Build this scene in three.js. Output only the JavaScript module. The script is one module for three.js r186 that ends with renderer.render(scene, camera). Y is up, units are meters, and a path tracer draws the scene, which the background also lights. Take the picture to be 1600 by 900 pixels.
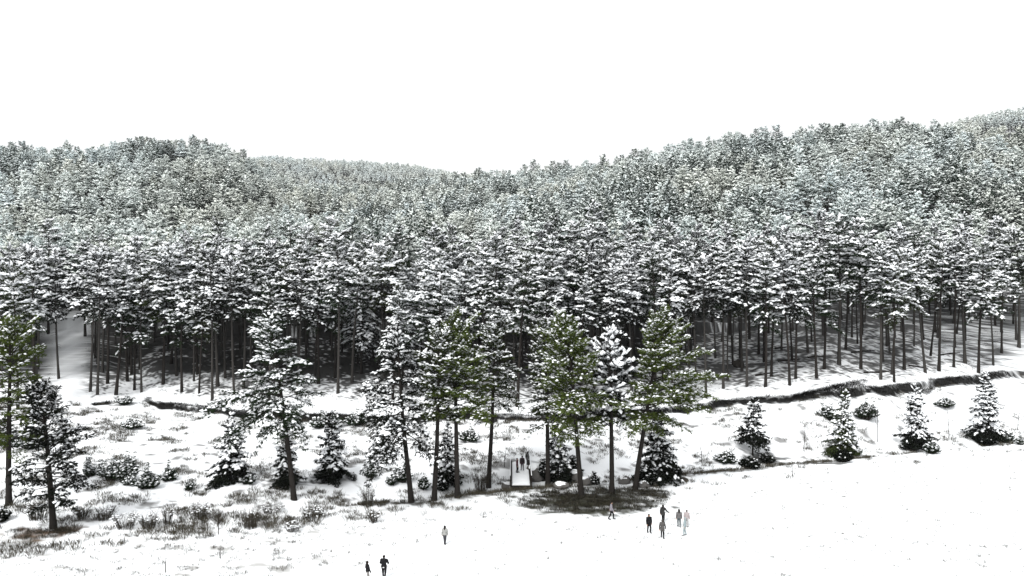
import * as THREE from 'three';
import { mergeGeometries } from 'three/addons/utils/BufferGeometryUtils.js';
import { MarchingCubes } from 'three/addons/objects/MarchingCubes.js';

// ------------------------------------------------------------------ camera, sky, sun, exposure
const EYE = 22.5, F = 1081;                       // a drone 22.5 m above the snowfield; focal length in pixels of a 1600 wide frame
const scene = new THREE.Scene();
const camera = new THREE.PerspectiveCamera(2 * Math.atan(450 / F) * 180 / Math.PI, 16 / 9, 0.5, 5000);
camera.position.set(0, EYE, 0);
camera.lookAt(0, EYE, -100);
camera.updateMatrixWorld();

const renderer = new THREE.WebGLRenderer({ antialias: true });
renderer.setSize(1024, 576);
renderer.toneMapping = THREE.LinearToneMapping;
renderer.toneMappingExposure = 2.45;
renderer.shadowMap.enabled = true;

{ // an overcast sky: even white, a little brighter overhead
  const w = 128, h = 64, data = new Float32Array(w * h * 4);
  for (let j = 0; j < h; j++) {
    const el = ((j + 0.5) / h - 0.5) * Math.PI, s = Math.max(0, Math.sin(el));
    const l = 0.435 + 0.06 * s;
    for (let i = 0; i < w; i++) data.set([l * 0.99, l, l * 1.01, 1], (j * w + i) * 4);
  }
  const t = new THREE.DataTexture(data, w, h, THREE.RGBAFormat, THREE.FloatType);
  t.mapping = THREE.EquirectangularReflectionMapping; t.magFilter = THREE.LinearFilter; t.minFilter = THREE.LinearFilter; t.needsUpdate = true;
  scene.background = t; scene.environment = t;
}
const sun = new THREE.DirectionalLight(new THREE.Color(1, 0.985, 0.96), 1.5);
sun.position.set(-80, 160, 25); sun.target.position.set(0, 0, -110);
sun.castShadow = true; sun.shadow.radius = 55;
Object.assign(sun.shadow.camera, { left: -300, right: 300, top: 300, bottom: -300, near: 1, far: 700 });
scene.add(sun, sun.target);
scene.fog = new THREE.FogExp2(new THREE.Color(0.93, 0.97, 1.0), 0.00007);

// ------------------------------------------------------------------ helpers
function rngOf(seed) { let a = seed >>> 0; return () => { a = (a + 0x6D2B79F5) >>> 0; let t = Math.imul(a ^ (a >>> 15), 1 | a); t = (t + Math.imul(t ^ (t >>> 7), 61 | t)) ^ t; return ((t ^ (t >>> 14)) >>> 0) / 4294967296; }; }
const clamp = (x, a, b) => Math.min(b, Math.max(a, x)), lerp = (a, b, t) => a + (b - a) * t;
const sstep = (a, b, x) => { const t = clamp((x - a) / (b - a), 0, 1); return t * t * (3 - 2 * t); };
function hash2(i, j) { let h = Math.imul(i | 0, 374761393) + Math.imul(j | 0, 668265263); h = Math.imul(h ^ (h >>> 13), 1274126177); return ((h ^ (h >>> 16)) >>> 0) / 4294967296; }
function vnoise(x, y) { const i = Math.floor(x), j = Math.floor(y), a = x - i, b = y - j, u = a * a * (3 - 2 * a), v = b * b * (3 - 2 * b); return lerp(lerp(hash2(i, j), hash2(i + 1, j), u), lerp(hash2(i, j + 1), hash2(i + 1, j + 1), u), v); }
const fbm = (x, y, n = 4) => { let s = 0, a = 0.5, t = 0; for (let k = 0; k < n; k++) { s += a * vnoise(x, y); t += a; a *= 0.5; x = x * 2.03 + 17.1; y = y * 2.03 + 5.7; } return s / t; };
const table = (rows) => (x) => { // smooth interpolation through [x, y] rows
  if (x <= rows[0][0]) return rows[0][1];
  for (let k = 1; k < rows.length; k++) if (x <= rows[k][0]) { const [a, ya] = rows[k - 1], [b, yb] = rows[k], t = (x - a) / (b - a); return lerp(ya, yb, t * t * (3 - 2 * t) * 0.5 + t * 0.5); }
  return rows[rows.length - 1][1];
};
const smin = (a, b, k) => { const h = clamp(0.5 + 0.5 * (b - a) / k, 0, 1); return lerp(b, a, h) - k * h * (1 - h); };
const V3 = (x, y, z) => new THREE.Vector3(x, y, z);

class MB { // collects triangles, optionally coloured
  constructor(colored) { this.p = []; this.i = []; this.c = colored ? [] : null; this.col = [1, 1, 1]; }
  v(x, y, z) { this.p.push(x, y, z); if (this.c) this.c.push(this.col[0], this.col[1], this.col[2]); return this.p.length / 3 - 1; }
  tri(a, b, c) { this.i.push(a, b, c); }
  tube(pts, rad, sides = 6, cap = true) {
    let prev = null; const up = V3(0, 0, 0), n = pts.length, ring = [];
    for (let k = 0; k < n; k++) {
      const d = V3().subVectors(pts[Math.min(n - 1, k + 1)], pts[Math.max(0, k - 1)]).normalize();
      if (!prev) { prev = Math.abs(d.y) > 0.9 ? V3(1, 0, 0) : V3(0, 1, 0); }
      const s = V3().crossVectors(d, prev).normalize(), t = V3().crossVectors(s, d).normalize(); prev = t;
      const r = []; for (let q = 0; q < sides; q++) { const a = q / sides * Math.PI * 2, c = Math.cos(a) * rad[k], e = Math.sin(a) * rad[k]; r.push(this.v(pts[k].x + s.x * c + t.x * e, pts[k].y + s.y * c + t.y * e, pts[k].z + s.z * c + t.z * e)); }
      ring.push(r);
      if (k) for (let q = 0; q < sides; q++) { const A = ring[k - 1][q], B = ring[k - 1][(q + 1) % sides], C = r[q], D = r[(q + 1) % sides]; this.tri(A, C, B); this.tri(B, C, D); }
    }
    if (cap) for (const [k, f] of [[0, 1], [n - 1, -1]]) { const c = this.v(pts[k].x, pts[k].y, pts[k].z); for (let q = 0; q < sides; q++) { const A = ring[k][q], B = ring[k][(q + 1) % sides]; f > 0 ? this.tri(c, A, B) : this.tri(c, B, A); } }
  }
  blade(x, y, z, dx, dy, dz, w, rng) { // one narrow leaf
    let sx = dy * 0.3 - dz, sy = (rng() - 0.5) * 0.8, sz = dx - dy * 0.3; const l = Math.hypot(sx, sy, sz) || 1; sx *= w / l; sy *= w / l; sz *= w / l;
    const a = this.v(x - sx * 0.4, y - sy * 0.4, z - sz * 0.4), b = this.v(x + dx * 0.6 + sx, y + dy * 0.6 + sy, z + dz * 0.6 + sz), c = this.v(x + dx, y + dy, z + dz), d = this.v(x + dx * 0.6 - sx, y + dy * 0.6 - sy, z + dz * 0.6 - sz);
    this.tri(a, b, d); this.tri(b, c, d);
  }
  blob(x, y, z, ax, ay, az, len, wid, thick, rng, n = 5) { // a lump of snow lying along (ax, ay, az)
    const h = Math.hypot(ax, az) || 1, px = -az / h, pz = ax / h, top = this.v(x + (rng() - 0.5) * len * 0.3, y + thick * (0.7 + 0.5 * rng()), z + (rng() - 0.5) * len * 0.3), bot = this.v(x, y - thick * 0.5, z), r = [];
    const o = rng() * 6.28;
    for (let q = 0; q < n; q++) { const a = o + (q + (rng() - 0.5) * 0.5) / n * Math.PI * 2, c = Math.cos(a) * len * (0.65 + 0.6 * rng()), s = Math.sin(a) * wid * (0.65 + 0.6 * rng()); r.push(this.v(x + ax * c + px * s, y + ay * c + (rng() - 0.6) * thick * 0.6, z + az * c + pz * s)); }
    for (let q = 0; q < n; q++) { this.tri(top, r[(q + 1) % n], r[q]); this.tri(bot, r[q], r[(q + 1) % n]); }
  }
  geo() {
    const g = new THREE.BufferGeometry(); g.setAttribute('position', new THREE.Float32BufferAttribute(this.p, 3));
    if (this.c) g.setAttribute('color', new THREE.Float32BufferAttribute(this.c, 3));
    g.setIndex(this.i); g.computeVertexNormals(); return g;
  }
}
const used = {};
function numbered(name) { if (!(name in used)) { used[name] = 0; return name; } used[name]++; return name + '_' + String(used[name]).padStart(3, '0'); }
function mesh(name, geo, mat, parent) { const m = new THREE.Mesh(geo, mat); m.name = parent ? name : numbered(name); m.castShadow = m.receiveShadow = true; (parent || scene).add(m); return m; }
function tag(o, label, category, group, kind) { o.userData = { label }; if (category) o.userData.category = category; if (group) o.userData.group = group; if (kind) o.userData.kind = kind; return o; }
function thing(name, label, category, at, turn = 0, group) { const o = new THREE.Group(); o.name = numbered(name); scene.add(o); o.position.copy(at); o.rotation.y = turn; return tag(o, label, category, group); }
function dup(root, name, label, category, at, turn, scale, group) { const r = root.clone(); r.name = numbered(name); r.position.copy(at); r.rotation.set(0, turn, 0); r.scale.setScalar(scale); scene.add(r); return tag(r, label, category, group); }
const mat = (r, g, b, rough = 1, extra = {}) => new THREE.MeshPhysicalMaterial({ color: new THREE.Color().setRGB(r, g, b), roughness: rough, specularIntensity: 0.12, side: THREE.DoubleSide, ...extra });

const M = {
  snow: mat(0.86, 0.88, 0.9), bark: mat(0.024, 0.021, 0.019), barkGrey: mat(0.045, 0.042, 0.039), needle: mat(0.014, 0.024, 0.011), needleGreen: mat(0.06, 0.082, 0.018), needleOlive: mat(0.026, 0.035, 0.011), needleDark: mat(0.006, 0.008, 0.005),
  dryGrass: mat(0.045, 0.04, 0.032), twig: mat(0.035, 0.03, 0.027), wood: mat(0.018, 0.015, 0.013), rock: mat(0.11, 0.105, 0.1),
  ground: new THREE.MeshPhysicalMaterial({ vertexColors: true, roughness: 1, specularIntensity: 0.15 }), forest: mat(1, 1, 1, 1, { vertexColors: true }),
};

// ------------------------------------------------------------------ the lie of the land
const uOf = (x, d) => 800 + F * clamp(x / Math.max(d, 40), -1.05, 1.05);
const bankRow = table([[-300, 622], [0, 628], [60, 630], [150, 636], [220, 630], [250, 637], [330, 645], [400, 652], [540, 655], [600, 658], [700, 655], [800, 656], [900, 655], [1000, 650], [1075, 641], [1130, 633], [1200, 628], [1250, 624], [1300, 620], [1345, 615], [1380, 612], [1420, 608], [1460, 600], [1500, 597], [1550, 590], [1600, 585], [1900, 575]]);
const bankTop = table([[-300, 4.2], [0, 3.9], [240, 3.5], [600, 2.8], [800, 3.1], [1080, 3.9], [1300, 6.2], [1600, 7.2], [1900, 8]]);
const ridgeD = table([[-300, 430], [350, 440], [500, 500], [600, 520], [700, 500], [770, 440], [850, 400], [950, 350], [1070, 320], [1180, 310], [1600, 310], [1900, 330]]);
const ridgeRow = table([[-300, 300], [350, 300], [450, 306], [500, 304], [560, 298], [620, 287], [700, 276], [770, 272], [850, 265], [950, 251], [1000, 243], [1070, 226], [1180, 214], [1300, 201], [1440, 192], [1520, 196], [1600, 204], [1900, 235]]);
const far1Row = table([[-300, 400], [150, 330], [340, 258], [430, 250], [470, 252], [520, 256], [600, 259], [650, 262], [690, 270], [740, 290], [850, 340]]);
const far2Row = table([[1250, 330], [1400, 225], [1500, 194], [1530, 186], [1580, 178], [1650, 178], [1800, 200], [2000, 260]]);
const edgeD = (x) => clamp(77 + 0.32 * x, 52, 112);        // where the flat snowfield ends
const TREE = 17, STEP = 0.85;                               // canopy height that hides the ridge; height of the eroded bank
function bankD(u, x) { const y = bankTop(u) - 0.6; return (EYE - y) * F / (bankRow(u) - 450) + (fbm(x * 0.3, 3.3, 4) - 0.5) * 2; }
function height(x, z) {
  const d = -z, u = uOf(x, d);
  let y = (fbm(x * 0.22, z * 0.22, 3) - 0.5) * 0.24 + (vnoise(x * 1.3, z * 1.3) - 0.5) * 0.07;
  if (d < 45) return y;
  const D0 = edgeD(x), DL = bankD(u, x), YL = bankTop(u), s = (d - D0) / Math.max(6, DL - D0), stepH = STEP * (1 - 0.8 * (1 - sstep(215, 255, u))) * clamp(0.45 + 0.75 * vnoise(x * 0.16, 8.5) + 0.05 * sstep(900, 1300, u) + 0.5 * (vnoise(x * 0.7, 4.5) - 0.5), 0.25, 1.05);
  if (d < DL + 1) {
    y += (YL - stepH) * Math.pow(sstep(0.0, 1.25, s) / sstep(0, 1.25, 1), 1.15) * (s > 0 ? 1 : 0);
    const trough = sstep(-26, -12, x) * 1.35 * sstep(-0.5, 2.6, d - D0) * (1 - sstep(6, 13, d - D0));
    y += -trough + 0.5 * (fbm(x * 0.35, z * 0.35, 3) - 0.5) * sstep(0, 3, d - D0);
    return y + stepH * sstep(DL - 0.5, DL + 0.5, d) ;
  }
  const dd = d - DL, R = ridgeD(u), y1 = EYE + (450 - ridgeRow(u)) * R / F - TREE, k0 = 0.19, n = 45;
  const k1 = (y1 - YL - k0 * n) / (R - DL - n);
  let a = YL + k0 * dd; if (dd > n) a += (k1 - k0) * (dd - n) * sstep(-40, 60, dd - n);
  a = smin(a, y1 + 2.5 - 0.3 * (d - R), 10);
  a = Math.max(a, 18 - 0.02 * d) * (dd > n ? 1 : 1);
  if (dd <= n) a = YL + k0 * dd;
  // the rounded hill on the left
  const lx = sstep(-62, -170, x) * (1 + 0.12 * Math.exp(-(((x + 163) / 28) ** 2))) * (1 - 0.1 * sstep(-200, -300, x)), ld = Math.exp(-(((d - 345) / (d < 345 ? 105 : 90)) ** 2));
  a += 26 * lx * ld;
  const f1 = EYE + (450 - far1Row(u)) * 900 / F - TREE - (((d - 900) / 170) ** 2) * 45, f2 = EYE + (450 - far2Row(u)) * 620 / F - TREE - (((d - 620) / 110) ** 2) * 40;
  if (d > 480) a = Math.max(a, f1, f2);
  a += (fbm(x * 0.03, z * 0.03, 3) - 0.5) * 5 * sstep(5, 60, dd) + (fbm(x * 0.4 + 9, z * 0.4, 3) - 0.5) * 0.5;
  return Math.max(a, 2) + y;
}
function ground(u, v) { // where the line of sight through a pixel of the 1600 x 900 frame meets the ground
  const tx = (u - 800) / F, ty = (450 - v) / F;
  for (let d = 42; d < 1300; d += 0.2) { const h = height(tx * d, -d); if (EYE + ty * d <= h) return V3(tx * d, h, -d); }
  return V3(tx * 100, height(tx * 100, -100), -100);
}
const on = (x, z, dy = 0) => V3(x, height(x, z) + dy, z);

// bare, snow-free patches, and near-black shade painted under the young conifers: [centre, half width, half depth, colour]
const bare = [
  [ground(938, 780), 6.8, 4.2, [0.02, 0.021, 0.01]], [ground(890, 786), 5.2, 3.6, [0.024, 0.0245, 0.011]], [ground(1018, 772), 2.4, 1.6, [0.025, 0.023, 0.016]], [ground(64, 834), 2.9, 1.5, [0.085, 0.042, 0.014]], [ground(100, 828), 1.6, 1.1, [0.06, 0.03, 0.012]],
  [ground(640, 787), 2.6, 0.5, [0.025, 0.022, 0.018]], [ground(1035, 748), 2.2, 1.1, [0.010, 0.009, 0.007]], [ground(1292, 724), 2.4, 0.5, [0.020, 0.018, 0.013]], [ground(1430, 692), 2.6, 1.6, [0.010, 0.010, 0.007]], [ground(1312, 702), 2, 1.6, [0.010, 0.010, 0.007]], [ground(1190, 716), 3, 1.4, [0.010, 0.010, 0.007]], [ground(1540, 682), 2.2, 1.4, [0.010, 0.010, 0.007]],  // the near-black entries are shade painted at the feet of conifers
  [ground(445, 752), 1.9, 1.6, [0.010, 0.010, 0.008]], [ground(515, 748), 2.2, 1.6, [0.010, 0.010, 0.008]],  // shade painted under the two conifers by the leaning trunk
];
const SNOW = [0.85, 0.87, 0.89], LITTER_SHADE = [0.016, 0.0145, 0.013];  // litter tone darkened to carry the shade inside the forest
function groundColor(x, z) {
  const d = -z, u = uOf(x, d), c = [...SNOW];
  const mix = (k, w) => { for (let q = 0; q < 3; q++) c[q] = lerp(c[q], k[q], w); };
  if (d > 45) {
    const DL = bankD(u, x), D0 = edgeD(x), dd = d - DL;
    if (dd > 0.4) { // the forest floor: thin snow and litter, blackened deeper in as painted forest shade
      const deep = sstep(8, 26, dd), right = sstep(1000, 1150, u), cover = sstep(-1, 12, dd) * lerp(lerp(0.5, 0.95, deep), lerp(0.62, 0.8, sstep(25, 55, dd)), right), open = sstep(1560, 1620, u) * (1 - sstep(30, 50, dd)) + (1 - sstep(120, 150, u)) * sstep(60, 95, u) * (1 - sstep(50, 70, dd));
      const nz = fbm(x * 0.2 + 3, z * 0.26, 4) * 0.3 + fbm(x * 0.8, z * 1.0, 3) * 0.35 + vnoise(x * 2.6 + 9, z * 2.6) * 0.35;
      mix(LITTER_SHADE, lerp(0.9, 0.97, deep * (1 - right)) * sstep(0.68 - cover * 0.42, 0.78 - cover * 0.42, nz) * (1 - clamp(open, 0, 1) * 0.85));
    }
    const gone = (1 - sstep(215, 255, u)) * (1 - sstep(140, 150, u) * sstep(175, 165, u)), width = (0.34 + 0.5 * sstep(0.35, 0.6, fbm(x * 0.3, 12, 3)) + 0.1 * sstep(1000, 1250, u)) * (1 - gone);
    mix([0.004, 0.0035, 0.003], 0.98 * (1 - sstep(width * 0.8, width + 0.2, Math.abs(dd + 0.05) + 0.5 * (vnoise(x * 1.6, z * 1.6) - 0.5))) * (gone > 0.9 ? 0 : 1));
    if (d > D0 && dd < 0) mix([0.045, 0.04, 0.034], 0.75 * sstep(0.66, 0.76, fbm(x * 0.5 + 40, z * 0.7, 4)));
    if (d > D0 - 1.5 && d < D0 + 2.5 && x > -14) mix([0.06, 0.055, 0.045], 0.7 * sstep(0.52, 0.62, fbm(x * 0.8, z * 1.2 + 7, 3)) * (1 - sstep(22, 40, x) * 0.5));
    if (d <= D0 && x < -3) mix([0.12, 0.105, 0.08], 0.6 * sstep(0.63, 0.74, fbm(x * 0.55 + 70, z * 0.75, 4)) * sstep(-3, -22, x));
  }
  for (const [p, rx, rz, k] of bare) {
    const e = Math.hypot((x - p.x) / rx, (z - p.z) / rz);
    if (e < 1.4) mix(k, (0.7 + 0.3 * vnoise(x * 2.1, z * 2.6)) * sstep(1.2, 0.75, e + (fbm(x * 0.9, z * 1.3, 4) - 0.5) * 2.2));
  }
  return c;
}
{ // one sheet, finely divided where the photograph looks closely
  const axis = (a, b, fine, lo, hi) => { const r = []; for (let x = a; x <= b; x += fine) r.push(x); let s = fine; for (let x = b; x < hi;) { s = Math.min(s * 1.18, 14); x += s; r.push(x); } s = fine; const l = []; for (let x = a; x > lo;) { s = Math.min(s * 1.18, 14); x -= s; l.unshift(x); } return l.concat(r); };
  const xs = axis(-72, 84, 0.42, -900, 1100), ds = axis(50, 182, 0.38, -250, 1300), nx = xs.length, nz = ds.length;
  const P = new Float32Array(nx * nz * 3), C = new Float32Array(nx * nz * 3), I = [];
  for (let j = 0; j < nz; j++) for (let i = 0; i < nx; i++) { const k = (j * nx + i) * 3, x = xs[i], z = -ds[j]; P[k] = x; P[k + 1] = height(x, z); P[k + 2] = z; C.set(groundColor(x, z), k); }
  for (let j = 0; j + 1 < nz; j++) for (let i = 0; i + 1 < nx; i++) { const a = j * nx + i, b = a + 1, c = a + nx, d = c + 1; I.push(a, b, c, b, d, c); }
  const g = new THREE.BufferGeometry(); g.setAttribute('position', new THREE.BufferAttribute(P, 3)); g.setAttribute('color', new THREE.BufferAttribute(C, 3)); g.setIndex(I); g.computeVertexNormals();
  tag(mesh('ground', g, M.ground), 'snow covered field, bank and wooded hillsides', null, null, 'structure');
  console.log('ground', nx, nz);
}

// ------------------------------------------------------------------ trees
// o: H height, base crown start (share of H), R crown radius, ws whorl spacing, per branches per whorl, droop, tuft size, snow share, blades per tuft, lean [x, z], shape 'pine' | 'spruce'
function treeParts(o, seed, one) {
  const rng = rngOf(seed), trunk = one || new MB(), leaf = one || new MB(), snow = one || new MB();
  const tint = (c) => { if (one) one.col = c; };
  const H = o.H, lean = o.lean || [0, 0], r0 = o.r0 || H * 0.0115, bend = o.bend || 0.25, wob = rng() * 6.28;
  const axisAt = (f) => V3(lean[0] * f + Math.sin(f * 3 + wob) * bend * f, H * f, lean[1] * f + Math.cos(f * 2.6 + wob) * bend * f);
  tint(o.barkC || [0.024, 0.021, 0.019]);
  { const n = o.trunkN || 9, pts = [], rad = []; for (let k = 0; k <= n; k++) { const f = k / n; pts.push(axisAt(f * 0.985)); rad.push(r0 * (k === 0 ? 1.35 : 1) * Math.pow(1 - f, 0.7) + 0.025); } pts[0].y = -0.5; trunk.tube(pts, rad, o.sides || 7); }
  if (o.stubs) for (let k = 0; k < o.stubs; k++) { const f = o.base * (0.35 + 0.65 * rng()), p = axisAt(f), a = rng() * 6.28, l = 0.5 + rng() * 1.1; trunk.tube([p, V3(p.x + Math.cos(a) * l * 0.5, p.y + 0.02, p.z + Math.sin(a) * l * 0.5), V3(p.x + Math.cos(a) * l, p.y - l * 0.22, p.z + Math.sin(a) * l)], [0.035, 0.025, 0.01], 3, false); }
  const ts = o.tuft, nb = o.blades, needC = o.needC || [0.014, 0.02, 0.011], snowC = [0.86, 0.88, 0.9];
  const tuft = (x, y, z, dx, dy, dz, k, load) => {
    tint(needC);
    for (let b = 0; b < nb; b++) {
      const white = rng() < (o.frost || 0) * load; if (one) one.col = white ? snowC : needC;
      let ex = dx * 0.9 + (rng() - 0.5) * 1.5, ey = dy * 0.6 - 0.12 + (rng() - (o.hang ?? 0.55)) * 1.0, ez = dz * 0.9 + (rng() - 0.5) * 1.5; const l = ts * k * (0.6 + 0.6 * rng()) / Math.hypot(ex, ey, ez);
      (white ? snow : leaf).blade(x, y + (white ? 0.04 : 0), z, ex * l, Math.abs(ey) * (white ? 0.7 : Math.sign(ey)) * l, ez * l, (o.bw || 0.12) * ts * k, rng);
    }
    if (rng() < load) { tint(snowC); const q = ts * k * (0.55 + 0.6 * rng()) * (o.lump || 1); snow.blob(x + dx * ts * 0.35, y + dy * ts * 0.35 + q * 0.16, z + dz * ts * 0.35, dx, dy, dz, q * 0.72, q * 0.46, q * (o.thick || 0.32), rng, 5); }
  };
  const cb = o.base * H, span = H - cb, spruce = o.shape === 'spruce';
  const lobes = (az, f) => 0.3 + 1.15 * vnoise(Math.cos(az) * 1.3 + f * 3.1 + seed, Math.sin(az) * 1.3 + seed * 2.7 - f * 2.2);
  const total = Math.round(span / o.ws * o.per * 0.8);
  { let az = rng() * 6.28;
    for (let b = 0; b < total; b++) {
      const w = (b + rng()) / total, f = Math.min(0.985, spruce ? Math.pow(w, 1.12) : Math.pow(w, 0.92)), y = cb + span * f; az += 2.39996 + (rng() - 0.5) * 0.8;
      const prof = spruce ? Math.pow(1 - f, 0.85) * (0.8 + 0.2 * Math.min(1, f * 8)) : Math.pow(1 - f, o.pw || 0.5) * (0.55 + 0.45 * Math.min(1, f * (o.fill || 4)));
      const L = Math.max(0.3, o.R * prof * (spruce ? 0.35 + 0.8 * rng() : lobes(az, f) * (0.7 + 0.45 * rng())) * (o.skew ? 1 + o.skew[0] * Math.cos(az - o.skew[1]) : 1) + 0.15);
      const el = spruce ? lerp(-0.15, 0.75, f * f) + (rng() - 0.5) * 0.4 : lerp(o.el0 ?? -0.02, o.el1 ?? 1.05, Math.pow(f, 1.1)) + (rng() - 0.5) * (o.jit || 0.55);
      const droop = (o.droop ?? 0.22) * (1 - 0.7 * f) * (0.7 + 0.6 * rng()), p0 = axisAt(y / H), ca = Math.cos(az), sa = Math.sin(az), ch = Math.cos(el), sh = Math.sin(el);
      const at = (s) => V3(p0.x + ca * ch * L * s, p0.y + sh * L * s - droop * L * s * s + (spruce ? 0.12 * L * s * s * s : 0), p0.z + sa * ch * L * s);
      tint(o.barkC || [0.024, 0.021, 0.019]);
      if (L > 0.7 && !o.noLimbs) trunk.tube([at(0), at(0.35), at(0.75), at(1)], [0.02 + 0.012 * L, 0.015 + 0.008 * L, 0.015, 0.008], 3, false);
      const step = ts * (o.gap || 0.75) / L, s0 = o.inner ?? 0.3;
      for (let s = s0 + rng() * step; s < 1.02; s += step * (0.8 + 0.4 * rng())) {
        const p = at(s), q = at(s + 0.02); let dx = q.x - p.x, dy = q.y - p.y, dz = q.z - p.z; { const l = Math.hypot(dx, dy, dz) || 1; dx /= l; dy /= l; dz /= l; }
        const load = o.snow * (0.35 + 0.85 * s) * (o.skirt ? sstep(o.skirt * 0.55, o.skirt * 1.15, f) : lerp(o.shade ?? 0.3, 1.15, sstep(0.02, 0.55, f)));
        tuft(p.x, p.y, p.z, dx, dy, dz, 0.9, load);
        const side = L * (spruce ? 0.42 : 0.5) * (1.08 - s) * (0.7 + 0.5 * rng());
        for (const sg of [-1, 1]) {
          const lift = spruce ? -0.25 + 0.2 * rng() : (rng() - 0.42) * (o.spread ?? 1.1), an = sg * (0.7 + 0.4 * rng()), c = Math.cos(an), e = Math.sin(an), tx = dx * c - dz * e, tz = dx * e + dz * c;
          for (let w = ts * 0.6; w < side + ts * 0.3; w += ts * (o.gap || 0.75) * (0.85 + 0.4 * rng())) tuft(p.x + tx * w, p.y + dy * w * 0.5 + lift * w - droop * w * 0.2 + (rng() - 0.5) * 0.15, p.z + tz * w, tx, dy * 0.5 + lift, tz, 0.85 + 0.3 * rng(), load);
        }
      }
    }
  }
  { const p = axisAt(1); tuft(p.x, p.y - ts * 0.3, p.z, 0.05, 1, 0.05, 0.9, o.snow * 0.5); tuft(p.x, p.y - ts * 0.7, p.z, 0.2, 0.6, -0.1, 1, o.snow); }
  return { trunk, leaf, snow };
}
function treeInto(root, o, seed, needle = M.needle, bark = M.bark) {
  const t = treeParts(o, seed);
  mesh('trunk', t.trunk.geo(), bark, root);
  const c = mesh('crown', t.leaf.geo(), needle, root);
  if (t.snow.i.length) mesh('snow', t.snow.geo(), M.snow, c).userData.kind = 'stuff';
  return (t.trunk.i.length + t.leaf.i.length + t.snow.i.length) / 3;
}
const topAt = (base, u, v) => V3((u - 800) / F * -base.z, EYE + (450 - v) / F * -base.z, base.z); // a point above the base's depth seen at a pixel
let tally = 0;

// the pines standing in a row in front of the stream
const FP = 'tall pines standing by the snowfield and stream';
const rowPines = [
  ['leaning pine with wide snow-laden crown and slanting trunk beside the left clearing', 460, 782, 422, 500, { base: 0.42, R: 7.3, snow: 0.56, gap: 0.95, spread: 0.6, droop: 0.55, el0: -0.08, el1: 1.0, pw: 0.55, fill: 9, per: 5.2, skew: [0.15, 3.0], stubs: 4, lump: 1.15 }, M.needle, 101],
  ['dark pine with long drooping lower boughs on its left, second from the leaning pine', 643, 785, 618, 522, { base: 0.34, R: 6.0, gap: 0.95, snow: 0.36, spread: 0.55, droop: 0.55, el0: -0.15, el1: 1.0, pw: 0.6, fill: 9, per: 4.8, skew: [0.35, 3.1], stubs: 3, lump: 1.2 }, M.needleDark, 102],
  ['slim pine with upright crown between the drooping pine and the yellow-green pine', 678, 783, 690, 525, { base: 0.5, R: 3.9, snow: 0.5, per: 6.2, pw: 0.36, stubs: 6, fill: 7 }, M.needleOlive, 103],
  ['pine with bushy yellow-green crown at the right of the slim twin trunk', 715, 778, 706, 510, { base: 0.47, R: 4.5, snow: 0.36, per: 7, el1: 1.25, pw: 0.36, stubs: 5, skew: [0.12, 0], fill: 7 }, M.needleGreen, 104],
  ['pine with long bare straight trunk just left of the footbridge', 763, 762, 774, 515, { base: 0.5, R: 4.0, snow: 0.6, per: 7, droop: 0.4, pw: 0.36, stubs: 7, fill: 7 }, M.needleOlive, 105],
  ['pine with pale snowy crown just right of the footbridge', 856, 760, 852, 508, { base: 0.38, R: 4.2, snow: 0.5, per: 6.2, pw: 0.36, stubs: 3, fill: 6 }, M.needleOlive, 106],
  ['greenest pine, with olive crown and little snow, in the middle of the row', 909, 776, 884, 506, { base: 0.38, R: 4.9, snow: 0.27, frost: 0.16, per: 7, el1: 1.25, pw: 0.36, stubs: 5, fill: 6, skew: [0.15, 3.1] }, M.needleGreen, 107],
  ['black-crowned pine with round white snow clumps, right of the greenest pine', 956, 771, 957, 518, { base: 0.43, R: 3.8, snow: 0.4, per: 6.2, lump: 1.6, thick: 0.5, frost: 0.02, stubs: 4, fill: 6 }, M.needleDark, 108],
  ['tall right-leaning pine with yellow-green tips at the right end of the row', 992, 765, 1030, 496, { base: 0.39, R: 5.2, snow: 0.34, frost: 0.16, per: 7, el1: 1.2, skew: [0.25, 0], pw: 0.36, stubs: 4, fill: 6 }, M.needleGreen, 109],
  ['low dark pine rising from the brown bare patch at lower left', 84, 826, 62, 606, { base: 0.14, R: 3.5, snow: 0.22, frost: 0.03, per: 6, droop: 0.3, pw: 0.3, fill: 7, stubs: 2 }, M.needleDark, 110],
  ['tall green pine cut by the left picture edge behind the low dark pine', 14, 790, 12, 506, { base: 0.34, R: 5.4, snow: 0.22, frost: 0.05, per: 6.2, droop: 0.3, stubs: 3, skew: [0.25, 0], pw: 0.4, fill: 6 }, M.needleGreen, 111],
];
for (const [label, u, v, tu, tv, o, needle, seed] of rowPines) {
  const b = ground(u, v), top = topAt(b, tu, tv), root = thing('pine_tree', label, 'pine tree', b, 0, FP);
  tally += treeInto(root, { H: top.y - b.y, lean: [top.x - b.x, 0], ws: 0.62, tuft: 0.4, blades: 9, gap: 0.85, bw: 0.11, frost: 0.1, lump: 1.02, hang: 0.6, spread: 0.8, r0: 0.27, sides: 9, trunkN: 14, ...o }, seed, needle, M.bark);
}

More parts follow.
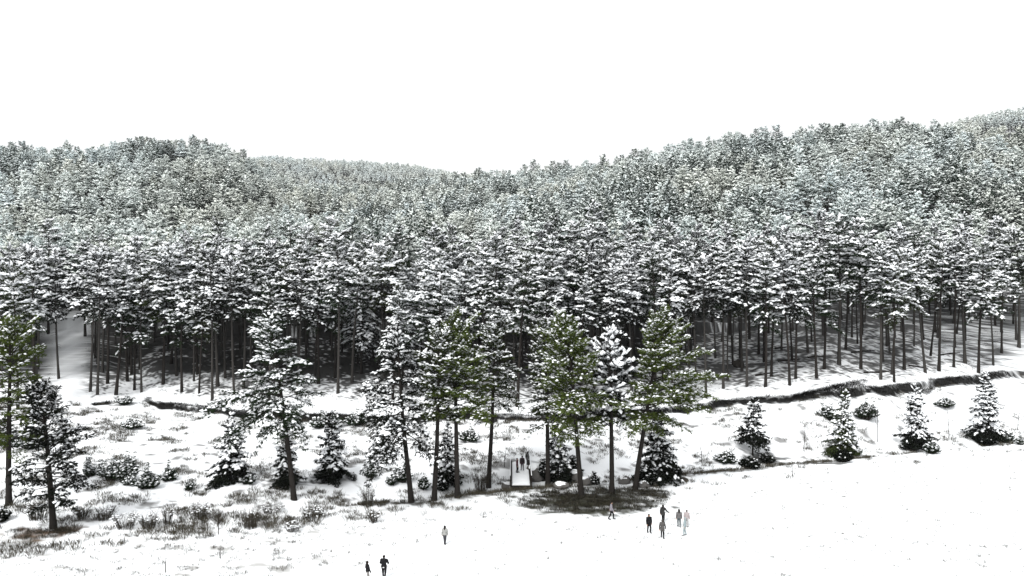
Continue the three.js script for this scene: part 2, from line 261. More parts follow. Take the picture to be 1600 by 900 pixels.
// young snowy conifers on the slope between the field and the forest
const YC = 'young conifers on the snowy slope below the forest';
const young = [
  ['young conifer with thick snow fringes left of the leaning pine', 360, 752, 362, 648, { R: 3.08, snow: 0.70, base: 0.06 }],
  ['young conifer with black hollow base behind the leaning trunk', 447, 760, 447, 668, { R: 2.28, snow: 0.41, base: 0.05 }],
  ['young conifer with wide black skirt, right of the leaning trunk', 517, 752, 519, 645, { R: 2.85, snow: 0.49, base: 0.08 }],
  ['small dark conifer between the two slim twin trunks', 699, 760, 699, 662, { R: 2.17, snow: 0.33, base: 0.05 }],
  ['broad dark conifer under the right-leaning pine', 1028, 750, 1026, 636, { R: 3.31, snow: 0.29, base: 0.06 }],
  ['dark conifer behind the trunks just right of the footbridge', 872, 752, 872, 650, { R: 2.51, snow: 0.33, base: 0.04 }],
  ['small dark conifer with bare foot, leftmost of four on the right slope', 1176, 712, 1178, 620, { R: 2.96, snow: 0.45, base: 0.26 }],
  ['narrow yellow-green conifer with leaning tip, second of four on the right slope', 1313, 716, 1322, 608, { R: 2.62, snow: 0.61, base: 0.06 }],
  ['white conifer with black skirt, third of four on the right slope', 1432, 704, 1431, 602, { R: 2.85, snow: 0.74, base: 0.14 }],
  ['large white conifer with thin dark tip, rightmost of four on the right slope', 1540, 692, 1541, 582, { R: 3.42, snow: 0.74, base: 0.06 }],
];
young.forEach(([label, u, v, tu, tv, o], k) => {
  const b = ground(u, v), top = topAt(b, tu, tv), root = thing('young_conifer', label, 'conifer', b, 0, YC);
  tally += treeInto(root, { H: top.y - b.y, lean: [top.x - b.x, 0], shape: 'spruce', ws: 0.44, per: 6, hang: 0.65, tuft: 0.4, blades: 8, gap: 0.8, bw: 0.17, r0: 0.1, inner: 0.12, droop: 0.4, lump: 1.35, thick: 0.42, bend: 0.06, skirt: 0.24, ...o }, 200 + k, k === 7 ? M.needleOlive : M.needleDark, M.bark);
});

// the forest: a few kinds of tall pine, each built once
const kinds = [];
const NK = 14;
for (let k = 0; k < NK; k++) {
  const root = new THREE.Group(), H = 18.8 + (k % 5) * 1.1;
  tally += treeInto(root, { H, base: [0.58, 0.64, 0.5, 0.6, 0.45, 0.66, 0.55, 0.62, 0.52, 0.6, 0.48, 0.56, 0.63, 0.54][k], R: 4.2 + 0.4 * (k % 4), ws: 1.0, per: [5, 4.4, 5.6, 4.2, 5, 3.4, 5.5][k % 7], tuft: 0.56, blades: 8, gap: 0.78, bw: 0.12, snow: [0.8, 0.5, 0.9, 0.45, 0.75, 0.35, 0.95, 0.4, 0.8, 0.65, 0.5, 0.9, 0.28, 0.7][k], lump: 1.22, thick: 0.32, hang: 0.64, spread: 0.58, inner: 0.25, droop: 0.42, el0: -0.12, el1: 1.1, jit: 0.85, stubs: 12, r0: [0.2, 0.16, 0.23, 0.18, 0.21][k % 5], lean: [(k % 3 - 1) * 0.8, (k % 2) * 0.5], bend: 0.3 + 0.1 * (k % 3), sides: 6, trunkN: 8, skew: [0.3, k], frost: 0.2, pw: 0.42 + 0.08 * (k % 3), fill: 2.2 + k % 3 }, 300 + k, [M.needle, M.needleOlive, M.needle, M.needleDark, M.needle][k % 5], k % 2 ? M.barkGrey : M.bark);
  kinds.push({ root, H, snow: [0.8, 0.5, 0.9, 0.45, 0.75, 0.35, 0.95, 0.4, 0.8, 0.65, 0.5, 0.9, 0.28, 0.7][k] });
}
for (let k = 0; k < 2; k++) { // trees with boughs low down
  const root = new THREE.Group(), H = 18.5;
  tally += treeInto(root, { H, base: 0.25, R: 4, ws: 0.85, per: 5.5, tuft: 0.58, blades: 8, gap: 0.75, bw: 0.14, hang: 0.68, spread: 0.3, lump: 1.3, snow: 0.8, droop: 0.5, el0: -0.2, el1: 0.7, pw: 0.8, fill: 8, r0: 0.2, sides: 6, trunkN: 8, frost: 0.1 }, 330 + k, M.needleDark, M.bark);
  kinds.push({ root, H, snow: 0.8 });
}
const spots = [], cellSize = 4;
const gridOf = new Map(), keyOf = (x, z) => Math.floor(x / cellSize) + ',' + Math.floor(z / cellSize);
const tooNear = (x, z, r) => { const i = Math.floor(x / cellSize), j = Math.floor(z / cellSize), n = Math.ceil(r / cellSize); for (let a = -n; a <= n; a++) for (let b = -n; b <= n; b++) for (const s of gridOf.get((i + a) + ',' + (j + b)) || []) if (Math.hypot(s.x - x, s.z - z) < r) return true; return false; };
const putSpot = (x, z, edge) => { const s = { x, z, edge }; spots.push(s); const k = keyOf(x, z); if (!gridOf.has(k)) gridOf.set(k, []); gridOf.get(k).push(s); return s; };
const edgeTrees = [[92, 592], [141, 612], [152, 617], [168, 600], [181, 617], [199, 596], [210, 610], [221, 613], [255, 600], [276, 588], [284, 613], [311, 615], [498, 600], [528, 615], [550, 598], [466, 576], [28, 640], [600, 590], [806, 560], [822, 552], [1103, 622], [1130, 607], [1137, 594], [1167, 604], [1196, 605], [1205, 588], [1234, 602], [1243, 592], [1276, 591], [1288, 577], [1311, 570], [1345, 577], [1376, 593], [1397, 597], [1413, 578], [1446, 583], [1467, 580], [1490, 574], [1508, 568], [1529, 583], [1552, 571], [1565, 552], [1588, 532]];
for (const [u, v] of edgeTrees) { const p = ground(u, v); putSpot(p.x, p.z, true); }
{
  const rng = rngOf(77);
  for (let d = 104; d < 1060; d += 3.2) {
    const half = Math.min(0.86 * d + 14, 900);
    for (let x = -half; x < half; x += 3.2) {
      const px = x + (rng() - 0.5) * 3.2, pz = -d + (rng() - 0.5) * 3.2, dd = -pz, u = uOf(px, dd), over = dd - bankD(u, px), keep = rng();
      if (over < 3) continue;
      if (over < 34 && u > 1085 && u < 1640 && keep > 0.32 + over * 0.012) continue;                   // the open floor on the right
      if (u > 85 && u < 140 && over < 44 && keep > 0.06) continue;                 // clearings
      if (u > 1545 && u < 1680 && over < 32 && keep > 0.1) continue;
      if (u > 480 && u < 600 && over < 16 && keep > 0.25) continue;
      if (over < 8 && keep > 0.45) continue;
      const R = ridgeD(u), behind = dd > R + 45 && dd < 540;
      if (dd > 560) { const f1 = u < 800 && Math.abs(dd - 840) < 200, f2 = u > 1330 && Math.abs(dd - 600) < 70; if (!f1 && !f2) continue; if (keep > 0.75) continue; }
      else if (behind && !(u < 560 && dd < 400)) continue;
      if (over > 25 && fbm(px * 0.09 + 50, pz * 0.09, 2) > 0.675) continue;
      if (tooNear(px, pz, over > 9 && over < 42 && u > 180 && u < 1085 ? 3.4 : over < 60 ? 4.1 : dd < 560 ? 4.1 : 4.8)) continue;
      putSpot(px, pz, false);
    }
  }
}
const inFrame = (s) => Math.abs(s.x / -s.z) < 0.755;
const single = spots.filter(inFrame).sort((a, b) => (b.edge ? 1 : 0) - (a.edge ? 1 : 0) || -a.z + b.z).slice(0, 296);
{
  const rng = rngOf(55), mine = new Set(single);
  const EDGE = ['pines on the left forest edge', 'pines on the middle forest edge', 'pines on the right forest edge'];
  const BANDS = [[150, 'above the low dark pine'], [330, 'above the clearing shrubs'], [480, 'behind the leaning pine'], [600, 'right of the leaning pine'], [740, 'behind the drooping pine'], [830, 'behind the footbridge'], [1085, 'behind the greenest pine'], [1250, 'above the bare-footed small conifer'], [1380, 'above the yellow-green small conifer'], [1490, 'above the third small conifer'], [9999, 'above the rightmost small conifer']];
  const ORD = ['first', 'second', 'third', 'fourth', 'fifth', 'sixth', 'seventh', 'eighth', 'ninth', 'tenth', 'eleventh', 'twelfth', 'thirteenth', 'fourteenth', 'fifteenth', 'sixteenth', 'seventeenth', 'eighteenth', 'nineteenth', 'twentieth', 'twenty-first', 'twenty-second', 'twenty-third', 'twenty-fourth', 'twenty-fifth'];
  const edgeLabel = [' dark trunk from the left on the forest edge above the left clearing', ' tall snowy pine from the left on the forest edge behind the stream pines', ' bare trunk from the left on the right forest edge above the dark bank'], rank = [0, 0, 0];
  single.filter((s) => s.edge).sort((a, b) => a.x / -a.z - b.x / -b.z).forEach((s) => { const u = uOf(s.x, -s.z), r = u < 420 ? 0 : u < 1000 ? 1 : 2; s.label = ORD[rank[r]++] + edgeLabel[r]; });
  for (const s of single) {
    const u = uOf(s.x, -s.z), low = u > 500 && u < 660 && rng() < 0.16;
    const k = low ? NK + Math.floor(rng() * 2) : u > 330 && u < 480 && -s.z - bankD(u, s.x) < 30 ? [1, 3, 5, 7][Math.floor(rng() * 4)] : Math.floor(rng() * NK);
    const over = -s.z - bankD(u, s.x), place = BANDS.find(([e]) => u < e)[1], look = kinds[k].snow >= 0.62 ? 'white snow-laden' : kinds[k].snow >= 0.42 ? 'half-snowed' : 'dark barely snowed';
    const label = `${look} pine ${over < 17 ? 'at the front of' : over < 30 ? 'well inside' : 'deep in'} the forest ${place}`, group = s.edge ? EDGE[u < 420 ? 0 : u < 1000 ? 1 : 2] : `forest pines ${place}`;
    dup(kinds[k].root, 'pine_tree', s.label || label, 'pine tree', on(s.x, s.z), rng() * 6.283, (s.edge ? 0.92 : 0.84) + 0.27 * rng(), group); { const t = scene.children[scene.children.length - 1]; t.rotation.x = (rng() - 0.5) * 0.09; t.rotation.z = (rng() - 0.5) * 0.09; }
  }
  // the rest of the forest, too many to tell apart
  const forest = new THREE.Group(); forest.name = numbered('pine_forest'); scene.add(forest); tag(forest, 'dense snow-dusted pine forest covering the hillsides', null, null, 'stuff');
  const rest = spots.filter((s) => !mine.has(s)), nk = 7, lists = Array.from({ length: nk }, () => []), distant = [[], []];
  for (const s of rest) (-s.z > 540 ? distant[Math.floor(rng() * 2)] : lists[clamp(Math.floor((fbm(s.x * 0.035, s.z * 0.035, 2) * 1.7 - 0.35 + (rng() - 0.5) * 0.8) * nk), 0, nk - 1)]).push(s);
  const fill = (list, o, seed) => {
    if (!list.length) return;
    const one = new MB(true); treeParts(o, seed, one); tally += one.i.length / 3;
    const im = new THREE.InstancedMesh(one.geo(), M.forest, list.length); im.name = 'tree_cover'; im.castShadow = im.receiveShadow = true; im.userData = { kind: 'stuff' };
    const m = new THREE.Matrix4(), q = new THREE.Quaternion(), c = new THREE.Color(), Y = V3(0, 1, 0);
    list.forEach((s, i) => {
      const k = 0.78 + 0.28 * rng(); q.setFromAxisAngle(Y, rng() * 6.283); m.compose(on(s.x, s.z, -0.2), q, V3(k * (0.9 + 0.25 * rng()), k, k * (0.9 + 0.25 * rng()))); im.setMatrixAt(i, m);
      const w = fbm(s.x * 0.05 + 30, s.z * 0.05, 2) - 0.5, j = (rng() - 0.6) * 0.26; c.setRGB(0.97 + 0.1 * w + j, 1.0 + 0.03 * w + j, 0.955 - 0.06 * w + j); im.setColorAt(i, c);
    });
    forest.add(im);
  };
  lists.forEach((l, k) => fill(l, { H: 17.5 + k * 0.7, base: 0.42 + 0.03 * (k % 3), R: 3.9 + 0.4 * (k % 4), ws: 1.0, per: 5, tuft: 0.78, blades: 5, gap: 0.82, bw: 0.16, lump: 1.2, snow: [1, 1, 0.85, 1, 0.7, 0.95, 0.4][k], droop: 0.25, el1: 1.1, r0: 0.17, sides: 5, trunkN: 5, noLimbs: true, frost: [0.48, 0.52, 0.36, 0.48, 0.28, 0.42, 0.14][k], spread: 0.9, hang: 0.6, pw: 0.42 + 0.06 * (k % 3), needC: [[0.02, 0.04, 0.026], [0.044, 0.056, 0.022], [0.014, 0.028, 0.022]][k % 3] }, 400 + k));
  distant.forEach((l, k) => fill(l, { H: 17, base: 0.4, R: 3, ws: 1.5, per: 5, tuft: 1.05, blades: 5, gap: 0.85, bw: 0.16, snow: 0.95, droop: 0.2, r0: 0.17, sides: 4, trunkN: 3, noLimbs: true, frost: 0.45, lump: 1.25, pw: 0.42 }, 450 + k));
  console.log('trees', spots.length, 'single', single.length, 'depth of last', single[single.length - 1].z.toFixed(0));
}

// ------------------------------------------------------------------ shrubs, dry bushes, saplings, tufts
function shrubInto(root, o, seed, leafMat) { // a rounded evergreen bush with clotted snow
  const rng = rngOf(seed), stems = new MB(), leaf = new MB(), snow = new MB(), lobes = Array.from({ length: 3 + Math.floor(rng() * 3) }, (_, i) => { const a = rng() * 6.28, r = i ? o.R * (0.35 + 0.4 * rng()) : 0; return [Math.cos(a) * r, Math.sin(a) * r * 0.7, o.R * (0.42 + 0.3 * rng()), o.H * (i ? 0.5 + 0.45 * rng() : 1)]; });
  for (let k = 0; k < o.n; k++) {
    const [cx, cz, lr, lh] = lobes[k % lobes.length], a = rng() * 6.283, q0 = Math.sqrt(rng()), h = lh * (1.05 - 0.75 * q0) * (0.6 + 0.5 * rng()) + 0.1, x = cx + Math.cos(a) * q0 * lr, z = cz + Math.sin(a) * q0 * lr;
    stems.tube([V3(x * 0.3, -0.2, z * 0.3), V3(x * 0.75, h * 0.5, z * 0.75), V3(x, h, z)], [0.03, 0.02, 0.008], 3, false);
    for (let q = 0; q < 5; q++) {
      const s = 0.35 + 0.65 * (q + rng()) / 5, px = x * (0.4 + 0.6 * s), py = h * s, pz = z * (0.4 + 0.6 * s);
      for (let b = 0; b < 7; b++) { const e = rng() * 6.283, v = (rng() - 0.35) * 1.1, l = o.tuft * (0.6 + 0.6 * rng()); leaf.blade(px, py, pz, Math.cos(e) * l, v * l, Math.sin(e) * l, (o.snow < 0.3 ? 0.26 : 0.18) * o.tuft, rng); }
      if (s > 0.5 && rng() < o.snow) { const l = o.tuft * (0.5 + 0.6 * rng()); const e = rng() * 6.28; snow.blob(px, py + l * 0.35, pz, Math.cos(e), 0, Math.sin(e), l * 0.75, l * 0.55, l * 0.4, rng, 5); }
    }
  }
  mesh('stem', stems.geo(), M.twig, root); const f = mesh('foliage', leaf.geo(), leafMat, root); if (snow.i.length) mesh('snow', snow.geo(), M.snow, f).userData.kind = 'stuff';
  tally += (stems.i.length + leaf.i.length + snow.i.length) / 3;
}
function dryInto(root, o, seed) { // a bush of thin dry stalks
  const rng = rngOf(seed), m = new MB(), snow = new MB();
  for (let k = 0; k < o.n; k++) {
    const a = rng() * 6.283, r = Math.sqrt(rng()) * o.R * 0.5, sp = o.R * (0.4 + 0.7 * rng()), h = o.H * (0.6 + 0.5 * rng()), x = Math.cos(a) * r, z = Math.sin(a) * r, ex = x + Math.cos(a) * sp * 0.6, ez = z + Math.sin(a) * sp * 0.6;
    m.tube([V3(x, -0.15, z), V3(lerp(x, ex, 0.4), h * 0.6, lerp(z, ez, 0.4)), V3(ex, h, ez)], [0.02, 0.014, 0.006], 3, false);
    for (let q = 0; q < 3; q++) { const s = 0.5 + 0.4 * rng(), e = rng() * 6.28, l = 0.12 + 0.2 * rng(); m.blade(lerp(x, ex, s), h * s, lerp(z, ez, s), Math.cos(e) * l, l * 0.8, Math.sin(e) * l, 0.02, rng); }
    if (rng() < o.snow) { const l = 0.08 + 0.12 * rng(); snow.blob(ex * 0.9, h * 0.88, ez * 0.9, Math.cos(a), 0, Math.sin(a), l, l * 0.7, l * 0.5, rng, 4); }
  }
  mesh('stalks', m.geo(), M.dryGrass, root); if (snow.i.length) mesh('snow', snow.geo(), M.snow, root).userData.kind = 'stuff';
  tally += (m.i.length + snow.i.length) / 3;
}
const px2m = (b, px) => px * -b.z / F; // metres spanned by so many pixels at that place
const shrubs = [ // label, u, v of the foot, half width and height in pixels, snow share
  ['small round snowy shrub at the left end of the clearing shrubs', 140, 745, 13, 36, 0.8], ['tall snowy shrub, second in the clearing cluster', 172, 752, 17, 44, 0.8], ['largest snowy shrub in the clearing cluster', 198, 752, 20, 56, 0.75], ['dark-footed snowy shrub at the cluster front', 230, 764, 15, 46, 0.7], ['low white shrub in front of the clearing cluster', 203, 758, 12, 20, 0.8], ['dark round shrub standing alone right of the clearing cluster', 264, 751, 14, 29, 0.45], ['low dark shrub further right of the lone round shrub', 295, 766, 11, 20, 0.6],
  ['low shrub in front of the fringed young conifer', 388, 756, 16, 20, 0.7], ['small egg-shaped dark shrub right of the black-skirted conifer', 579, 748, 10, 34, 0.5], ['tiny dark shrub left of the egg-shaped shrub', 553, 752, 5, 13, 0.3], ['dark shrub left of the drooping pine trunk', 612, 758, 12, 18, 0.4], ['tall snowy shrub behind the drooping pine trunk', 630, 754, 16, 36, 0.6], ['dark shrub between the drooping pine and slim pine', 662, 764, 12, 28, 0.5], ['black shrub touching the slim pine trunk', 690, 766, 16, 30, 0.25], ['small black shrub left of the stream boulders by the trunks', 930, 757, 11, 22, 0.3],
  ['large black shrub beside the footbridge', 848, 752, 15, 42, 0.2], ['black shrub behind the greenest pine trunk', 893, 748, 16, 44, 0.2], ['black wide shrub at the foot of the right-leaning pine', 1012, 756, 22, 34, 0.12], ['black shrub right of the right-leaning pine', 1048, 744, 16, 36, 0.15], ['snow-spotted shrub left of the bare-footed conifer', 1140, 722, 24, 20, 0.45], ['black shrub under the bare-footed conifer', 1172, 732, 18, 26, 0.15], ['dark shrub right of the bare-footed conifer', 1198, 724, 14, 22, 0.25], ['snow-dotted shrub right of the yellow-green conifer', 1338, 712, 12, 22, 0.6], ['black shrub under the yellow-green conifer', 1312, 722, 18, 24, 0.1], ['black shrub under the third conifer', 1424, 704, 20, 24, 0.1], ['snow-spotted dark shrub right of the third conifer', 1456, 709, 13, 26, 0.55], ['black shrub under the large rightmost conifer', 1544, 696, 20, 26, 0.1], ['snowy shrub right of the large rightmost conifer', 1570, 692, 14, 24, 0.6], ['small dark shrub at the right picture edge', 1594, 695, 8, 18, 0.4],
  ['dark shrub below the bank left of the bank bend', 1296, 656, 18, 28, 0.5], ['dark shrub at the foot of the bank bend', 1352, 654, 20, 34, 0.4], ['low snowy shrub on the upper right slope', 1478, 636, 20, 16, 0.7], ['snowy bush on the forest edge among left trunks', 199, 632, 14, 16, 0.75], ['snowy bush in the upper left clearing', 205, 668, 24, 16, 0.85], ['small dark shrub at the far left picture edge', 4, 815, 20, 24, 0.3],
  ['snowy brush under the left edge pines', 45, 700, 26, 44, 0.75], ['pale brush low on the left picture edge', 8, 700, 16, 60, 0.85], ['dark shrub below the bank behind the drooping pine', 560, 664, 26, 24, 0.5], ['white brush behind the black-skirted conifer', 505, 668, 26, 30, 0.8], ['snow-crusted brush left of the tall pines behind bridge', 735, 690, 20, 24, 0.7],
];
shrubs.forEach(([label, u, v, hw, hp, sn], k) => {
  const b = ground(u, v), root = thing('shrub', label, 'shrub', b, 0, 'shrubs on the snowy slope'), R = px2m(b, hw), H = px2m(b, hp);
  shrubInto(root, { n: Math.round(clamp(30 * R * Math.max(1, H), 18, 110)), R, H, tuft: clamp(R * 0.28, 0.16, 0.34), snow: sn }, 500 + k, sn < 0.35 ? M.needleDark : M.needle);
});
const dry = [
  ['grey-brown dry bush beside the low dark pine', 130, 810, 16, 17, 0.1], ['dry bush second from the low dark pine', 165, 812, 18, 20, 0.2], ['low wide dry bush in the middle of the scrub row', 196, 826, 22, 22, 0.5], ['snow-flecked dry bush right of the wide one', 234, 826, 18, 24, 0.6], ['thin upright dry bush in the scrub row', 262, 818, 12, 26, 0.2], ['pale dry bush left of the stemmed bush', 312, 812, 20, 26, 0.4], ['grey dry bush right of the stemmed bush', 392, 826, 18, 32, 0.3], ['low dry bush in front of the leaning pine', 488, 812, 22, 16, 0.4], ['feathery dry bush between leaning and drooping pines', 575, 790, 15, 30, 0.05], ['small low dry bush under the feathery bush', 583, 816, 12, 16, 0.2], ['brown spiky bush at the foot of the bare straight pine', 752, 772, 17, 38, 0.05], ['snow-mixed dry scrub left of the leaning pine foot', 425, 800, 22, 10, 0.5], ['dark low scrub by the lower left snowfield', 458, 830, 16, 12, 0.5], ['dry scrub at the left behind low dark pine', 60, 812, 22, 26, 0.4],
];
dry.forEach(([label, u, v, hw, hp, sn], k) => { const b = ground(u, v), root = thing('dry_bush', label, 'bush', b, 0, 'dry bushes along the field edge'); dryInto(root, { n: Math.round(clamp(70 * px2m(b, hw), 40, 150)), R: px2m(b, hw), H: px2m(b, hp), snow: sn }, 600 + k); });

const saplings = [
  ['bare sapling between the first and second right slope conifers', 1256, 706, 44, 2], ['thin bare sapling between the second and third right slope conifers', 1371, 692, 62, 0], ['bare sapling between the third and fourth right slope conifers', 1483, 684, 44, -3], ['forked bare sapling beside the right picture edge', 1590, 672, 36, 4], ['thin bare sapling left of the footbridge', 788, 730, 30, 3], ['small bare tree with twiggy head in the scrub row', 341, 836, 38, 1], ['bare stem sticking out of the lower left snow', 259, 896, 24, 0], ['short bare stem right of the lower left one', 344, 874, 22, 0], ['tiny lone stem on the field edge at right', 1238, 745, 18, 0], ['leafless sapling right of the pine row', 1097, 724, 32, -4],
];
saplings.forEach(([label, u, v, hp, lean], k) => {
  const b = ground(u, v), root = thing('bare_sapling', label, 'sapling', b, 0, 'bare saplings in the snow'), rng = rngOf(700 + k), H = px2m(b, hp), L = px2m(b, lean), tr = new MB(), tw = new MB();
  tr.tube([V3(0, -0.2, 0), V3(L * 0.3, H * 0.5, 0.03), V3(L, H, 0)], [0.05, 0.035, 0.01], 5);
  const n = k === 5 ? 46 : k >= 6 && k <= 8 ? 4 : 14;
  for (let q = 0; q < n; q++) { const f = 0.35 + 0.6 * rng(), a = rng() * 6.28, l = (k === 5 ? 1.2 : 0.85) * (1.1 - f) * (0.5 + rng()) * H * 0.45, x = L * f, y = H * f; tw.tube([V3(x, y, 0), V3(x + Math.cos(a) * l * 0.6, y + l * 0.45, Math.sin(a) * l * 0.6), V3(x + Math.cos(a) * l, y + l * 1.05, Math.sin(a) * l)], [0.018, 0.013, 0.006], 3, false); }
  mesh('stem', tr.geo(), M.twig, root); mesh('twigs', tw.geo(), M.twig, root);
});

{ // grass poking through the snow: nobody could count it
  const rng = rngOf(808), tuftGeo = (n, h, sp) => { const m = new MB(); for (let k = 0; k < n; k++) { const a = rng() * 6.28, r = rng() * sp * 0.5, l = h * (0.5 + 0.7 * rng()), o = (0.2 + 0.9 * rng()) * l; m.blade(Math.cos(a) * r, -0.05, Math.sin(a) * r, Math.cos(a) * o * 0.8, l, Math.sin(a) * o * 0.8, 0.018, rng); } return m.geo(); };
  const put = (name, label, geo, list, c0) => {
    const im = new THREE.InstancedMesh(geo, mat(1, 1, 1), list.length); im.name = numbered(name); im.castShadow = im.receiveShadow = true; const m = new THREE.Matrix4(), q = new THREE.Quaternion(), c = new THREE.Color(), Y = V3(0, 1, 0);
    list.forEach(([p, k, dark], i) => { q.setFromAxisAngle(Y, rng() * 6.28); m.compose(p, q, V3(k, k, k)); im.setMatrixAt(i, m); const j = (0.6 + 0.8 * rng()) * dark; im.setColorAt(i, c.setRGB(c0[0] * j, c0[1] * j, c0[2] * j)); });
    scene.add(im); tag(im, label, null, null, 'stuff');
  };
  const A = [], B = [];
  for (let k = 0; k < 190000 && A.length < 15000; k++) { // scrub and slope
    const d = 52 + rng() * 66, x = (rng() * 1.6 - 0.8) * d, u = uOf(x, d), D0 = edgeD(x), DL = bankD(u, x), n = fbm(x * 0.35 + 11, d * 0.5, 3), n2 = fbm(x * 0.9 + 31, d * 1.1, 3);
    let w = 0;
    if (d < D0) { w = x < 0 ? 0.24 * sstep(0.5, 0.7, n) * sstep(16, 0, D0 - d) : 0; if (u > 1180 && d > 54 && d < 68) w = 0.16 * sstep(0.55, 0.68, n2) * sstep(0.4, 0.6, n); w = Math.max(w, (0.6 + 0.4 * sstep(150, 330, u)) * sstep(690, 420, u) * (0.28 * sstep(0.5, 0.62, n2) + 0.3 * sstep(0.5, 0.62, n) * sstep(9, 4, D0 - d))); w = Math.max(w, 0.1 * sstep(0.58, 0.68, n2)); }
    else if (d < DL) w = 0.28 * sstep(0.52, 0.66, n);
    if (d > D0 - 1.2 && d < D0 + 3 && u > 560 && u < 1360) w = Math.max(w, 0.5 * sstep(0.4, 0.55, n));
    if (Math.hypot((x - bare[3][0].x) / 4.2, (-d - bare[3][0].z) / 2.4) < 1) w *= 0.12;
    if (rng() < w) A.push([on(x, -d), (d < D0 - 6 ? 0.3 + 0.45 * rng() : 0.6 + 0.8 * rng()), 1]);
  }
  for (const [p, rx, rz] of bare.slice(0, 6)) for (let k = 0; k < rx * rz * 26; k++) { const a = rng() * 6.28, r = Math.sqrt(rng()) * 1.05, x = p.x + Math.cos(a) * r * rx, z = p.z + Math.sin(a) * r * rz; A.push([on(x, z), 0.4 + 0.7 * rng(), 0.25 + 0.5 * rng()]); }
  put('grass', 'dry grass stalks poking through thin snow', tuftGeo(14, 0.42, 0.5), A, [0.06, 0.054, 0.04]);
  const D = [];
  for (let k = 0; k < 120000 && D.length < 13000; k++) { const d = 104 + rng() * 70, x = (rng() * 1.56 - 0.78) * d, u = uOf(x, d), over = d - bankD(u, x); if (over > 0.8 && rng() < sstep(0.4, 0.65, fbm(x * 0.3 + 5, d * 0.5, 3)) && !(u > 85 && u < 130) && u < 1570) D.push([on(x, -d), 0.3 + 1.1 * rng() * rng(), 0.4 + rng()]); }
  put('forest_litter', 'dark twigs and dead plants scattered on the forest floor', tuftGeo(9, 0.28, 1.1), D, [0.02, 0.017, 0.014]);
  for (let x = -75; x < 90; x += 0.09) { // roots and grass hanging over the dark bank
    const t = x / 110; let d = 108; for (let q = 0; q < 6; q++) d = bankD(uOf(x, d), x); const u = uOf(x, d);
    if (u < 225 && !(u > 145 && u < 172)) continue;
    for (let q = 0; q < 3; q++) { const z = -(d - 0.35 + rng() * 0.9); B.push([on(x + rng() * 0.2, z, 0.02), 0.5 + 1.3 * rng() * rng(), 0.3 + 0.5 * rng()]); }
  }
  for (let k = 0; k < 420; k++) { const t = rng(), u = lerp(1240, 1352, t), v = lerp(624, 598, Math.pow(t, 0.8)) + (rng() - 0.5) * lerp(4, 10, t), p = ground(u, v); B.push([p, 0.6 + 1.2 * rng(), 0.35 + 0.5 * rng()]); }
  put('bank_grass', 'dark roots and grass along the eroded bank', tuftGeo(12, 0.36, 0.7), B, [0.008, 0.007, 0.006]);
}
// ------------------------------------------------------------------ boulders, fallen logs
function rockGeo(seed, sx, sy, sz, snowy) {
  const g = new THREE.IcosahedronGeometry(1, 2), p = g.attributes.position, n = p.count, c = new Float32Array(n * 3);
  for (let k = 0; k < n; k++) { const x = p.getX(k), y = p.getY(k), z = p.getZ(k), w = 1 + 0.7 * (fbm(x * 1.5 + seed * 7.3, z * 1.5 + y * 1.9 + seed, 3) - 0.5) + 0.2 * (vnoise(x * 4 + seed, y * 4 + z * 3) - 0.5); p.setXYZ(k, x * w * sx, y * w * sy, z * w * sz); }
  g.computeVertexNormals(); return g;
}
const rocks = [
  ['snow-capped boulder beside the footbridge landing', 836, 750, 15, 26, true], ['long flat snow-topped boulder by the stream', 876, 762, 13, 9, true], ['round pale boulder behind the greenest pine trunk', 898, 752, 13, 20, true], ['small snowy boulder at the stream left of the trunks', 915, 758, 9, 14, true], ['snowy boulder between the two right row trunks', 975, 756, 9, 12, true], ['snow-topped boulder at the foot of the right-leaning pine', 1006, 762, 9, 11, true], ['pale boulder right of the right-leaning pine foot', 1022, 758, 10, 14, true], ['flat dark boulder on the snow right of the pine row', 1067, 752, 9, 6, false], ['rough boulder below the left bridge side', 792, 764, 8, 12, true], ['dark boulder lying on the right forest floor', 1154, 573, 9, 12, false],
];
rocks.forEach(([label, u, v, hw, hp, snowy], k) => {
  const b = ground(u, v), root = thing('boulder', label, 'boulder', b, 0, 'boulders'), w = px2m(b, hw), h = px2m(b, hp) * 0.62;
  const s = mesh('stone', rockGeo(k + 1, w, h, w * 0.8), snowy ? M.rock : mat(0.04, 0.036, 0.032), root); s.position.y = h * 0.45;
  if (snowy) { const c = mesh('snow_cap', rockGeo(k + 1, w * 0.72, h * 0.5, w * 0.56), M.snow, root); c.position.y = h * 0.45 + h * 0.56; }
});
const logs = [[1130, 590, 1100, 593], [1180, 588, 1215, 583], [1210, 545, 1240, 542], [1215, 566, 1250, 563], [1262, 560, 1290, 558], [1330, 552, 1368, 548], [1350, 583, 1392, 581], [1420, 572, 1450, 577], [1470, 556, 1500, 552]];
logs.forEach(([u, v, u2, v2], k) => { const a = ground(u, v), b = ground(u2, v2), m = new MB(), c = V3().addVectors(a, b).multiplyScalar(0.5); c.y = height(c.x, c.z); const P = (q) => V3(q.x - c.x, q.y - c.y + 0.12, q.z - c.z); m.tube([P(a), V3(0, 0.2, 0), P(b)], [0.16, 0.14, 0.07], 6); tag(mesh('fallen_log', m.geo(), M.wood), ['leftmost', 'second', 'third', 'fourth', 'fifth', 'sixth', 'seventh', 'eighth', 'rightmost'][k] + ' of the dark fallen logs from the left on the right forest floor', 'log', 'fallen logs on the forest floor').position.copy(c); });

